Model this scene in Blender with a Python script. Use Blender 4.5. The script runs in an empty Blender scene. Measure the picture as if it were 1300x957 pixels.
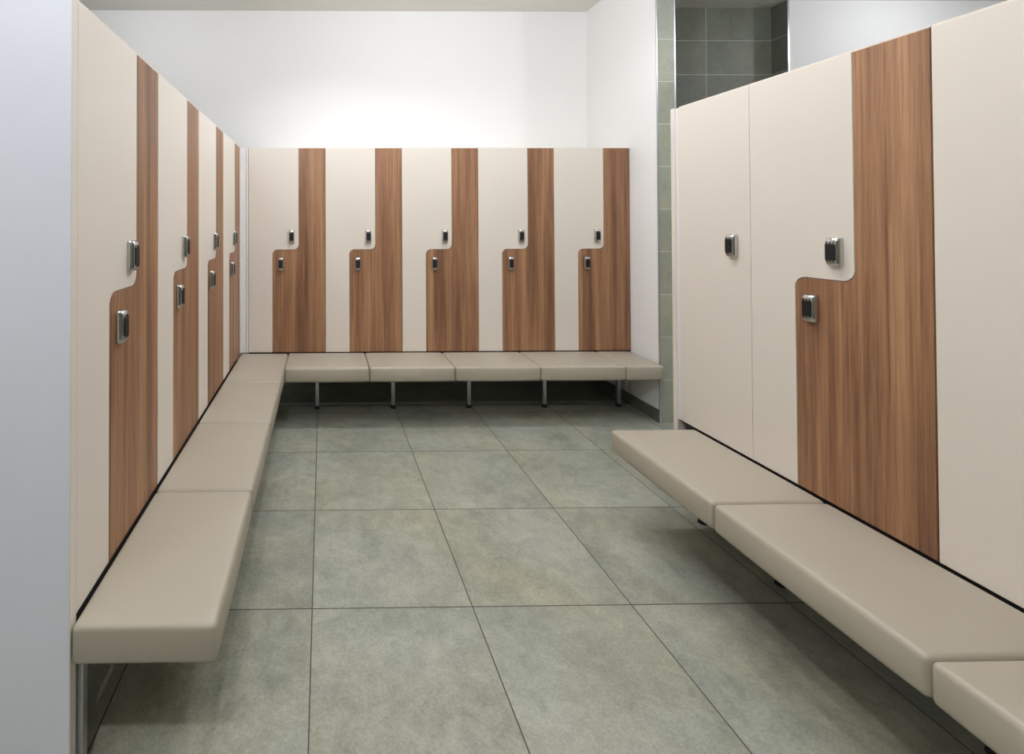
import bpy, bmesh, math, random
from mathutils import Vector, Matrix
random.seed(7)
C = bpy.context.scene.collection
S = bpy.context.scene
PI = math.pi

# ------------------------------------------------------------ camera
W, H = 1300.0, 957.0
F, CX, CY = 598.588, 417.258, 276.036
YAW, PITCH, ROLL, CAMH = 0.0126, 0.0108, 0.0023, 1.4392
cd = bpy.data.cameras.new('camera'); cam = bpy.data.objects.new('camera', cd); C.objects.link(cam)
cd.sensor_fit = 'HORIZONTAL'; cd.sensor_width = 36.0; cd.lens = F / W * 36.0
cd.shift_x = (W / 2 - CX) / W; cd.shift_y = (CY - H / 2) / W
cd.clip_start = 0.02
fwd = Vector((math.sin(YAW) * math.cos(PITCH), math.cos(YAW) * math.cos(PITCH), math.sin(PITCH)))
right = Vector((math.cos(YAW), -math.sin(YAW), 0)); down = fwd.cross(right)
r2 = math.cos(ROLL) * right + math.sin(ROLL) * down
d2 = -math.sin(ROLL) * right + math.cos(ROLL) * down
cam.matrix_world = Matrix(((r2.x, -d2.x, -fwd.x, 0), (r2.y, -d2.y, -fwd.y, 0), (r2.z, -d2.z, -fwd.z, CAMH), (0, 0, 0, 1)))
S.camera = cam

# ------------------------------------------------------------ light and exposure
S.view_settings.view_transform = 'Standard'; S.view_settings.look = 'None'
S.view_settings.exposure = -0.03; S.view_settings.gamma = 1.0; S.view_settings.use_curve_mapping = False
wd = bpy.data.worlds.new('world'); S.world = wd; wd.use_nodes = True
wd.node_tree.nodes['Background'].inputs[0].default_value = (0.9, 0.95, 1, 1)
wd.node_tree.nodes['Background'].inputs[1].default_value = 0.0
CEIL = 3.36
LCOL = (0.96, 0.985, 1.09)
def lamp(x, y, power, col=LCOL, size=0.14, spread=130, z=CEIL - 0.01):
    l = bpy.data.lights.new('ceiling_lamp', 'AREA'); l.shape = 'DISK'; l.size = size; l.energy = power; l.color = col
    l.spread = math.radians(spread)
    o = bpy.data.objects.new('ceiling_lamp', l); C.objects.link(o); o.location = (x, y, z); return o
def added_point(x, y, power, col=LCOL, z=CEIL - 0.16):  # unseen point light added for brightness, no globe fixture known
    l = bpy.data.lights.new('globe_lamp', 'POINT'); l.shadow_soft_size = 0.05; l.energy = power; l.color = col
    o = bpy.data.objects.new('globe_lamp', l); C.objects.link(o); o.location = (x, y, z); return o
LAMPS = [(0.15, 3.0, 12), (1.5, 3.0, 5)]
ADDED_POINTS = [(-1.5, 3.5, 3.2), (-0.3, -0.3, 74), (-0.3, 0.8, 9), (1.0, 1.8, 36), (0.8, 2.7, 19), (1.7, 2.0, 11), (3.6, 1.5, 34),  # added to brighten walls, doors and panel; one follows the right bench shadow
          (4.9, 3.2, 11), (-1.5, -0.3, 28)]
for x, y, p in LAMPS: lamp(x, y, p)
for x, y, p in ADDED_POINTS: added_point(x, y, p)

# ------------------------------------------------------------ materials
def srgb(r, g, b):
    f = lambda c: (c / 255) / 12.92 if c / 255 <= 0.04045 else ((c / 255 + 0.055) / 1.055) ** 2.4
    return (f(r), f(g), f(b), 1)
class NT:
    def __init__(s, name):
        s.m = bpy.data.materials.new(name); s.m.use_nodes = True; s.t = s.m.node_tree
        s.b = s.t.nodes['Principled BSDF']
    def n(s, kind, **kw):
        nd = s.t.nodes.new(kind)
        for k, v in kw.items(): setattr(nd, k, v)
        return nd
    def l(s, a, b): s.t.links.new(a, b)
    def math(s, op, a, b=None):
        nd = s.n('ShaderNodeMath', operation=op)
        for i, v in enumerate([a, b]):
            if v is None: continue
            if hasattr(v, 'is_output'): s.l(v, nd.inputs[i])
            else: nd.inputs[i].default_value = v
        return nd.outputs[0]
    def mix(s, fac, a, b, mode='MIX'):
        nd = s.n('ShaderNodeMix', data_type='RGBA', blend_type=mode)
        for i, v in ((0, fac), (6, a), (7, b)):
            if hasattr(v, 'is_output'): s.l(v, nd.inputs[i])
            else: nd.inputs[i].default_value = v
        return nd.outputs[2]
    def ramp(s, fac, stops):
        nd = s.n('ShaderNodeValToRGB'); e = nd.color_ramp.elements
        while len(e) < len(stops): e.new(0.5)
        for k, (p, c) in enumerate(stops): e[k].position = p; e[k].color = c
        s.l(fac, nd.inputs[0]); return nd.outputs[0]
    def noise(s, vec, scale, detail=4, rough=0.55, dist=0):
        nd = s.n('ShaderNodeTexNoise'); nd.inputs['Scale'].default_value = scale; nd.inputs['Detail'].default_value = detail
        nd.inputs['Roughness'].default_value = rough; nd.inputs['Distortion'].default_value = dist
        s.l(vec, nd.inputs['Vector']); return nd.outputs['Fac']
    def bump(s, h, strength, dist):
        nd = s.n('ShaderNodeBump'); nd.inputs['Strength'].default_value = strength; nd.inputs['Distance'].default_value = dist
        s.l(h, nd.inputs['Height']); s.l(nd.outputs[0], s.b.inputs['Normal'])
    def mapping(s, vec, scale):
        nd = s.n('ShaderNodeMapping'); nd.inputs['Scale'].default_value = scale; s.l(vec, nd.inputs[0]); return nd.outputs[0]
    def coord(s, which='Object'):
        return s.n('ShaderNodeTexCoord').outputs[which]

def plain(name, col, rough=0.5, metal=0.0, var=0.03, scale=6, bump=0.0, bscale=300, coat=0.0):
    t = NT(name); v = t.coord()
    f = t.noise(v, scale, 3)
    a = tuple(c * (1 - var) for c in col[:3]) + (1,); b = tuple(min(1, c * (1 + var)) for c in col[:3]) + (1,)
    t.l(t.mix(f, a, b), t.b.inputs['Base Color'])
    t.b.inputs['Roughness'].default_value = rough; t.b.inputs['Metallic'].default_value = metal
    t.b.inputs['Coat Weight'].default_value = coat
    if bump: t.bump(t.noise(v, bscale, 2), bump, 0.001)
    return t.m

M = {}
M['wall'] = plain('white_wall_paint', srgb(240, 239, 235), 0.85, var=0.006, bump=0.1, bscale=150)
M['ceiling'] = plain('ceiling_paint', srgb(232, 230, 222), 0.9, var=0.006)
M['cream'] = plain('cream_laminate', srgb(223, 214, 200), 0.36, var=0.01, scale=3, bump=0.04, bscale=700)
M['edge'] = plain('pale_carcass_laminate', srgb(226, 222, 218), 0.5, var=0.01)
M['white_panel'] = plain('white_panel_laminate', srgb(226, 227, 233), 0.4, var=0.008)
M['inside'] = plain('dark_carcass_gap', srgb(58, 54, 50), 0.8)  # shade of the door gaps put into the carcass colour
M['leather'] = plain('taupe_leatherette', srgb(166, 157, 139), 0.45, var=0.02, scale=5, bump=0.12, bscale=900)
M['steel'] = plain('brushed_steel_tube', srgb(190, 192, 196), 0.32, metal=0.9, var=0.03, scale=20)
M['chrome'] = plain('polished_chrome', srgb(205, 205, 205), 0.14, metal=1.0, var=0.01)
M['black'] = plain('black_plastic', srgb(9, 9, 10), 0.55, var=0.1)
M['rubber'] = plain('black_rubber', srgb(22, 24, 28), 0.7, var=0.1)
M['alu'] = plain('aluminium_trim', srgb(205, 206, 212), 0.3, metal=0.8, var=0.02)

def wood():
    t = NT('walnut_laminate'); v = t.coord()
    oi = t.n('ShaderNodeObjectInfo')
    add = t.n('ShaderNodeVectorMath', operation='MULTIPLY_ADD')
    t.l(oi.outputs['Random'], add.inputs[0]); add.inputs[1].default_value = (7.3, 3.1, 11.7); t.l(v, add.inputs[2])
    p = add.outputs[0]
    broad = t.noise(t.mapping(p, (9, 1, 0.35)), 1.6, 3, 0.5, 0.3)
    mid = t.noise(t.mapping(p, (60, 1, 0.9)), 1.5, 4, 0.6, 0.2)
    fine = t.noise(t.mapping(p, (330, 1, 7.0)), 1.0, 3, 0.65)
    f = t.math('ADD', t.math('MULTIPLY', broad, 0.46), t.math('ADD', t.math('MULTIPLY', mid, 0.34), t.math('MULTIPLY', fine, 0.20)))
    col = t.ramp(f, [(0.34, srgb(92, 62, 42)), (0.46, srgb(130, 92, 65)), (0.54, srgb(156, 115, 82)), (0.66, srgb(182, 142, 104))])
    t.l(col, t.b.inputs['Base Color']); t.b.inputs['Roughness'].default_value = 0.45
    t.bump(fine, 0.08, 0.001)
    return t.m
M['wood'] = wood()

def tile(name, ax_u, ax_v, u0, v0, su, sv, lo, hi, grout, gw, rough=0.4, use_u=True):
    t = NT(name); v = t.n('ShaderNodeNewGeometry').outputs['Position']
    sp = t.n('ShaderNodeSeparateXYZ'); t.l(v, sp.inputs[0])
    def cell(ax, o, s):
        q = t.math('DIVIDE', t.math('SUBTRACT', sp.outputs[ax], o), s)
        idx = t.math('FLOOR', q); fr = t.math('SUBTRACT', q, idx)
        d = t.math('MULTIPLY', t.math('MINIMUM', fr, t.math('SUBTRACT', 1.0, fr)), s)
        return idx, d
    iu, du = cell(ax_u, u0, su); iv, dv = cell(ax_v, v0, sv)
    d = t.math('MINIMUM', du, dv) if use_u else dv
    g = t.math('LESS_THAN', d, gw / 2)
    cb = t.n('ShaderNodeCombineXYZ'); t.l(iu, cb.inputs[0]); t.l(iv, cb.inputs[1])
    wn = t.n('ShaderNodeTexWhiteNoise'); t.l(cb.outputs[0], wn.inputs[0])
    off = t.n('ShaderNodeVectorMath', operation='MULTIPLY_ADD')
    t.l(wn.outputs['Color'], off.inputs[0]); off.inputs[1].default_value = (5, 5, 5); t.l(v, off.inputs[2])
    p = off.outputs[0]
    big = t.noise(p, 2.6, 5, 0.6, 0.4); med = t.noise(p, 14, 5, 0.7, 0.5); fine = t.noise(p, 110, 4, 0.75)
    f = t.math('ADD', t.math('MULTIPLY', big, 0.34), t.math('ADD', t.math('MULTIPLY', med, 0.32), t.math('MULTIPLY', fine, 0.34)))
    col = t.ramp(f, [(0.34, lo), (0.66, hi)])
    warm = t.mix(t.ramp(t.noise(p, 1.7, 2), [(0.42, (0, 0, 0, 1)), (0.7, (1, 1, 1, 1))]), col, (1.06, 1.0, 0.90, 1), 'MULTIPLY')
    shade = t.math('ADD', 0.955, t.math('MULTIPLY', wn.outputs['Value'], 0.08))
    vv = t.n('ShaderNodeVectorMath', operation='SCALE'); t.l(warm, vv.inputs[0]); t.l(shade, vv.inputs['Scale'])
    t.l(t.mix(g, vv.outputs[0], grout), t.b.inputs['Base Color'])
    t.b.inputs['Roughness'].default_value = rough
    t.l(t.math('ADD', rough, t.math('MULTIPLY', med, 0.15)), t.b.inputs['Roughness'])
    h = t.math('SUBTRACT', t.math('MULTIPLY', fine, 0.15), g)
    t.bump(h, 0.25, 0.001)
    return t.m
TILE_LO, TILE_HI = srgb(108, 114, 102), srgb(176, 177, 161)
M['floor'] = tile('floor_tiles', 0, 1, -0.0424, 1.7745, 0.6, 0.6, TILE_LO, TILE_HI, srgb(62, 54, 46), 0.0042, 0.33)
M['walltile'] = tile('wall_tiles', 0, 2, 3.442, 0.0, 0.6, 0.3063, srgb(96, 101, 88), srgb(132, 136, 121), srgb(190, 196, 186), 0.004, 0.4)  # alcove shade put into the tile colour, darker than the partition end
M['walltile_side'] = tile('wall_tiles_side', 1, 2, 3.3, 0.0, 0.6, 0.3063, srgb(84, 86, 76), srgb(116, 118, 106), srgb(190, 196, 186), 0.004, 0.4, use_u=False)  # same tile darker still, shade of the side faces in its colour
M['walltile_end'] = tile('wall_tiles_end', 0, 2, 3.442, 0.0, 2.0, 0.3063, srgb(142, 147, 131), srgb(178, 182, 164), srgb(215, 218, 206), 0.004, 0.4, use_u=False)  # same tile lightened, the light on the partition end in its colour

# ------------------------------------------------------------ helpers
def link(name, bm, mat, parent=None, smooth=False):
    me = bpy.data.meshes.new(name)
    bmesh.ops.recalc_face_normals(bm, faces=bm.faces[:])
    bm.to_mesh(me); bm.free()
    for m in (mat if isinstance(mat, (list, tuple)) else [mat]): me.materials.append(m)
    if smooth:
        for p in me.polygons: p.use_smooth = True
    o = bpy.data.objects.new(name, me); C.objects.link(o)
    if parent: o.parent = parent
    return o
def add_box(bm, x0, x1, y0, y1, z0, z1, bev=0.0, seg=2):
    r = bmesh.ops.create_cube(bm, size=1.0); vs = r['verts']
    for v in vs:
        v.co = Vector(((x0 + x1) / 2 + v.co.x * (x1 - x0), (y0 + y1) / 2 + v.co.y * (y1 - y0), (z0 + z1) / 2 + v.co.z * (z1 - z0)))
    if bev:
        es = list({e for v in vs for e in v.link_edges})
        bmesh.ops.bevel(bm, geom=es, offset=bev, segments=seg, profile=0.5, affect='EDGES')
    return bm
def box(*a, **k): return add_box(bmesh.new(), *a, **k)
def struct(name, bm, m, parent=None):
    o = link(name, bm, m, parent)
    if parent is None: o['kind'] = 'structure'
    return o
def tag(o, label, cat, group=None):
    o['label'] = label; o['category'] = cat
    if group: o['group'] = group
    return o
def empty(name, loc, rz=0.0):
    o = bpy.data.objects.new(name, None); o.empty_display_size = 0.1; C.objects.link(o)
    o.location = loc; o.rotation_euler = (0, 0, rz); return o
def copy_tree(o, parent=None):
    c = o.copy(); C.objects.link(c); c.parent = parent
    for ch in [x for x in bpy.data.objects if x.parent == o]: copy_tree(ch, c)
    return c

# ------------------------------------------------------------ room shell
XS, XS2, YS, YBW = 2.413, 2.535, 3.358, 4.26
XLW, XRW, YFW = -3.2, 6.3, -2.4
YA, XA, YW2 = 4.17, 4.035, 4.02
struct('floor', box(XLW - .1, XRW + .1, YFW - .1, YBW + .1, -0.1, 0), M['floor'])
struct('ceiling', box(XLW - .1, XRW + .1, YFW - .1, YBW + .1, CEIL, CEIL + 0.1), M['ceiling'])
struct('wall_back', box(XLW, XS, YBW, YBW + .1, 0, CEIL), M['wall'])
struct('wall_left', box(XLW - .1, XLW, YFW, YBW, 0, CEIL), M['wall'])
struct('wall_right', box(XRW, XRW + .1, YFW, YW2, 0, CEIL), M['wall'])
struct('wall_front', box(XLW, XRW, YFW - .1, YFW, 0, CEIL), M['walltile'])  # out of view; grey tile chosen so it bounces less light
struct('wall_partition', box(XS, XS2 - 0.0, YS + 0.008, YBW, 0, CEIL), M['wall'])
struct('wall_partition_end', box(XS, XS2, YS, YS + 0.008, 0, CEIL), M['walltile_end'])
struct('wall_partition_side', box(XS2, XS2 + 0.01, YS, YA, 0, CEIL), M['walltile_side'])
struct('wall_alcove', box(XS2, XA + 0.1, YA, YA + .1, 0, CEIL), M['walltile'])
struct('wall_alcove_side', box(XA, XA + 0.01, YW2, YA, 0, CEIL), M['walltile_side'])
struct('wall_right_back', box(XA + 0.01, XRW, YW2, YW2 + .1, 0, CEIL), M['wall'])
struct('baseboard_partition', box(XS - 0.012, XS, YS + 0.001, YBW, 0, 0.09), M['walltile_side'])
struct('trim_1', box(XS - 0.005, XS + 0.002, YS - 0.003, YS + 0.006, 0.0, CEIL, bev=0.001), M['alu'])
struct('trim_2', box(XS2 + 0.001, XS2 + 0.012, YS - 0.003, YS, 0, CEIL), M['alu'])
struct('trim_3', box(XA - 0.002, XA + 0.012, YW2 - 0.003, YW2, 0, CEIL), M['alu'])

# ------------------------------------------------------------ lockers
# unit frame: x to the viewer's right, y into the locker, z up; origin at the unit's front left foot
Z0, Z1 = 0.4345, 2.018
ZC0 = 0.337  # carcass bottom carried low to block light leaking under the bench
DEPTH = 0.585
T = 0.018
G = 0.0011
XA_, XB_, ZSTEP, RC = 0.188, 0.392, 1.229, 0.04

def arc(cx, cz, r, a0, a1, n=8):
    return [(cx + r * math.cos(math.radians(a0 + (a1 - a0) * i / n)), cz + r * math.sin(math.radians(a0 + (a1 - a0) * i / n))) for i in range(n + 1)]
def prism(pts, y0, y1, bev=0.0012):
    bm = bmesh.new()
    a = [bm.verts.new((x, y0, z)) for x, z in pts]; f = bm.faces.new(a)
    b = [bm.verts.new((x, y1, z)) for x, z in pts]; bm.faces.new(b[::-1])
    n = len(pts)
    for i in range(n): bm.faces.new((a[i], a[(i + 1) % n], b[(i + 1) % n], b[i]))
    bmesh.ops.recalc_face_normals(bm, faces=bm.faces[:])
    if bev:
        es = [e for e in f.edges]
        bmesh.ops.bevel(bm, geom=es, offset=bev, segments=1, affect='EDGES')
    return bm
def upper_door_pts(w):
    # wide above the step, narrow leg on the left below it
    z = ZSTEP + G
    return ([(G, Z0), (XA_ - G, Z0)] + arc(XA_ - G + RC, z - RC, RC, 180, 90)
            + arc(XB_ - G - RC, z + RC, RC, -90, 0) + [(XB_ - G, Z1), (G, Z1)])
def lower_door_pts(w):
    z = ZSTEP - G
    return ([(XA_ + G, Z0), (w - G, Z0), (w - G, Z1), (XB_ + G, Z1)]
            + arc(XB_ + G - RC, z + RC, RC, 0, -90) + arc(XA_ + G + RC, z - RC, RC, 90, 180))

def lock_meshes():
    # chrome body with rounded ends
    bm = bmesh.new()
    w, h, d = 0.045, 0.102, 0.024
    # side profile (y, z): domed front
    prof = [(0, -h / 2)] + [(-d * (0.35 + 0.65 * math.sin(t)), -h / 2 + 0.016 * (1 - math.cos(t))) for t in [i * PI / 2 / 5 for i in range(6)]]
    prof += [(y, -z) for y, z in prof[::-1]]
    n = len(prof)
    xs = [-w / 2, -w / 2 + 0.003, -w / 2 + 0.009, w / 2 - 0.009, w / 2 - 0.003, w / 2]
    sc = [0.30, 0.80, 1.0, 1.0, 0.80, 0.30]
    rings = [[bm.verts.new((x, y * s, z * (0.93 + 0.07 * min(1, (s - .3) / .6)))) for y, z in prof] for x, s in zip(xs, sc)]
    for a, b in zip(rings, rings[1:]):
        for i in range(n): bm.faces.new((a[i], a[(i + 1) % n], b[(i + 1) % n], b[i]))
    bm.faces.new(rings[0]); bm.faces.new(rings[-1][::-1])
    body = bm
    key = bmesh.new()
    for sz in (-1, 1):
        for sx in (-0.0115, 0.0, 0.0115):
            add_box(key, sx - 0.002, sx + 0.002, -d - 0.001, -d + 0.006, sz * 0.031 - 0.004, sz * 0.031 + 0.004)
    add_box(key, -0.0165, 0.0165, -d - 0.002, -d + 0.006, -0.029, 0.029, bev=0.002, seg=2)
    return body, key
_b, _k = lock_meshes()
LB = link('lock', _b, M['chrome'], smooth=True); LK = link('lock_plate', _k, M['black'])
lock_me = [LB.data, LK.data]
for o in (LB, LK): bpy.data.objects.remove(o)
def put_lock(door, x, z):
    for nm, me in zip(('lock', 'lock_reader'), lock_me):
        o = bpy.data.objects.new(nm, me); C.objects.link(o); o.parent = door; o.location = (x, 0, z)

def carcass_bm(w):
    bm = bmesh.new()
    y0 = T + 0.003
    t = 0.016
    add_box(bm, 0.0005, t, y0, DEPTH, ZC0, Z1)
    add_box(bm, w - t, w - 0.0005, y0, DEPTH, ZC0, Z1)
    add_box(bm, t, w - t, y0, DEPTH, ZC0, ZC0 + 0.03)
    add_box(bm, t, w - t, y0, DEPTH, Z1 - t, Z1)
    add_box(bm, t, w - t, DEPTH - 0.006, DEPTH, ZC0 + 0.03, Z1 - t)
    add_box(bm, t, w - t, y0, y0 + 0.004, ZC0 + 0.03, Z1 - t)
    return bm
def top_bm(w): return box(0.0005, w - 0.0005, 0.003, DEPTH, Z1 + 0.0005, Z1 + 0.0065, bev=0.001, seg=1)
def make_pair():
    r = empty('locker', (0, 0, 0)); w = 0.6
    link('carcass', carcass_bm(w), M['inside'], r)
    link('top_panel', top_bm(w), M['cream'], r)
    u = link('door', prism(upper_door_pts(w), 0, T), M['cream'], r); u['label'] = 'cream upper door with a narrow leg running down'
    l = link('door', prism(lower_door_pts(w), 0, T), M['wood'], r); l['label'] = 'walnut lower door with a narrow strip running up'
    put_lock(u, 0.336, 1.331); put_lock(l, 0.252, 1.118)
    return r
def make_single(w=0.4):
    r = empty('locker', (0, 0, 0))
    link('carcass', carcass_bm(w), M['inside'], r)
    link('top_panel', top_bm(w), M['cream'], r)
    u = link('door', prism([(G, Z0), (w - G, Z0), (w - G, Z1), (G, Z1)], 0, T), M['cream'], r)
    put_lock(u, 0.317, 1.333)
    return r
pair = make_pair()
YB = 3.671; XL = -0.636; XR = 1.814
spots = []
backl = ['leftmost of the five back-wall lockers with cream and walnut doors, beside the corner',
         'second locker from the left in the back row, cream and walnut doors',
         'middle one of the five cream and walnut lockers in the back row',
         'fourth locker from the left in the back row, cream and walnut doors',
         'rightmost of the five back-wall cream and walnut lockers, against the white partition wall']
for i in range(5): spots.append(((-0.577 + 0.5976 * i, YB, 0), 0, backl[i], 'lockers in the back row'))
leftl = ['nearest cream and walnut locker of the left row, beside the white end panel',
         'second nearest cream and walnut locker in the left row',
         'third cream and walnut locker along the left row, counted from the camera',
         'farthest cream and walnut locker of the left row, at the back corner']
for i in range(4): spots.append(((XL, 1.23 + 0.6 * i, 0), PI / 2, leftl[i], 'lockers in the left row'))
spots.append(((XR, 1.978, 0), -PI / 2, 'large cream locker with the walnut door in the right row', 'lockers in the right row'))
spots.append(((XR, 1.378, 0), -PI / 2, 'nearest locker at the right edge of the picture, only cream door showing', 'lockers in the right row'))
for i, (loc, rz, lab, grp) in enumerate(spots):
    o = pair if i == 0 else copy_tree(pair)
    o.location = loc; o.rotation_euler = (0, 0, rz); tag(o, lab, 'locker', grp)
    if grp == 'lockers in the back row': o.scale.x = 0.996
sg = make_single(); sg.location = (XR, 2.378, 0); sg.rotation_euler = (0, 0, -PI / 2)
tag(sg, 'narrow all-cream single-door locker at the far end of the right row', 'locker', 'lockers in the right row')

# end panels and filler strips
ep = empty('end_panel', (XL - DEPTH / 2, 1.215, 0))
def child_box(name, par, *a, mat, **k):
    bm = box(*a, **k)
    for v in bm.verts: v.co -= Vector(par.location)
    return link(name, bm, mat, par)
child_box('panel', ep, XL - DEPTH - 0.01, XL - 0.001, 1.200, 1.2285, 0, Z1 + 0.0065, bev=0.001, mat=M['white_panel'])
child_box('edge_band', ep, XL - 0.0008, XL + 0.001, 1.2005, 1.2285, 0, Z1 + 0.0065, mat=M['cream'])
tag(ep, 'tall white end panel closing the near end of the left locker row', 'panel')
fr = empty('end_panel', (XR + DEPTH / 2, 2.40, 0))
child_box('panel', fr, XR, XR + DEPTH, 2.402, 2.43, 0, Z1 + 0.0065, bev=0.001, mat=M['cream'])
child_box('filler_strip', fr, XR + 0.003, XR + 0.021, 2.3795, 2.4015, Z0 - 0.002, Z1, bev=0.001, mat=M['edge'])
tag(fr, 'cream end panel at the far end of the right locker row', 'panel')
fb = empty('corner_filler', (XL + 0.03, YB, 0))
child_box('filler_strip', fb, XL + 0.001, XL + 0.040, YB, YB + 0.02, Z0 - 0.002, Z1 + 0.0065, bev=0.001, mat=M['edge'])
child_box('filler_strip', fb, XL + 0.0415, XL + 0.0575, YB + 0.003, YB + 0.02, Z0 - 0.002, Z1 + 0.0065, bev=0.001, mat=M['edge'])
child_box('filler_return', fb, XL - 0.02, XL, 3.632, YB + 0.02, Z0 - 0.002, Z1 + 0.0065, bev=0.001, mat=M['edge'])
tag(fb, 'narrow pale filler strip in the corner between left and back locker rows', 'filler')

# ------------------------------------------------------------ bench cushions
ZB0, ZB1 = 0.332, 0.431
def cushion_mesh(L, D):
    bm = box(0, L, 0, D, 0, ZB1 - ZB0, bev=0.014, seg=4)
    h = ZB1 - ZB0
    # finer top so that the padding can swell
    for ax, n, size in ((0, 9, L), (1, 6, D)):
        for i in range(1, n):
            co = [0, 0, 0]; co[ax] = size * i / n; no = [0, 0, 0]; no[ax] = 1
            bmesh.ops.bisect_plane(bm, geom=bm.verts[:] + bm.edges[:] + bm.faces[:], plane_co=co, plane_no=no)
    for v in bm.verts:
        u = max(0, min(1, v.co.x / L)); w = max(0, min(1, v.co.y / D))
        sx = (4 * u * (1 - u)) ** 0.5; sy = (4 * w * (1 - w)) ** 0.5
        if v.co.z > h * 0.5: v.co.z += 0.005 * sx * sy - 0.001
        if v.co.y < D * 0.3 and v.co.z < h * 0.9: v.co.y -= 0.003 * sx
        if v.co.z < h * 0.1 and w < 0.3: v.co.z -= 0.003 * sx
    return bm
def bench(L, D, seams, legs, loc, rz, lab):
    """local: x along the bench to the viewer's right, y away from the viewer; legs stand under the locker fronts"""
    r = empty('bench', loc, rz)
    g = 0.002
    for i, (a, b) in enumerate(zip(seams, seams[1:])):
        o = link('seat_cushion', cushion_mesh(b - a - g, D - 0.004), M['leather'], r, smooth=True)
        o.location = (a + g / 2, 0, ZB0)
    yl = D - 0.03
    for y in (0.13, yl - 0.015):
        link('rail', box(seams[0] + 0.30, seams[-1] - 0.12, y, y + 0.03, ZB0 - 0.031, ZB0 - 0.004, bev=0.002), M['steel'], r)
    for x in legs:
        lg = link('leg', box(x - 0.014, x + 0.014, yl + 0.0155, yl + 0.0435, 0.022, ZB0 - 0.006, bev=0.003), M['steel'], r)
        ft = bmesh.new()
        bmesh.ops.create_cone(ft, segments=20, radius1=0.021, radius2=0.017, depth=0.022, cap_ends=True)
        for v in ft.verts: v.co += Vector((x, yl + 0.03, 0.011))
        link('foot', ft, M['rubber'], lg)
        link('arm', box(x - 0.013, x + 0.013, 0.161, yl - 0.0155, ZB0 - 0.029, ZB0 - 0.005, bev=0.002), M['steel'], r)
    return tag(r, lab, 'bench')
XLF, XRF = -0.2700, 1.3955
bench(2.66, YB - 3.282, [0, 0.5905, 1.1905, 1.7905, 2.3905, 2.657], [0.2215, 0.8095, 1.4005, 1.9915, 2.5745], (-0.2675, 3.282, 0), 0,
      'taupe padded bench along the back wall below the row of five lockers')
bench(2.46, XLF - XL, [0, 0.601, 1.205, 1.808, 2.463], [0.055, 0.66, 1.26, 1.86], (XLF, 1.195, 0), PI / 2,
      'taupe padded bench along the left lockers, its square end nearest the camera')
bench(1.80, XR - XRF, [0, 0.604, 1.206, 1.808], [0.04, 0.425, 1.025, 1.62], (XRF, 2.288, 0), -PI / 2,
      'taupe padded bench along the right lockers, with its far end free')
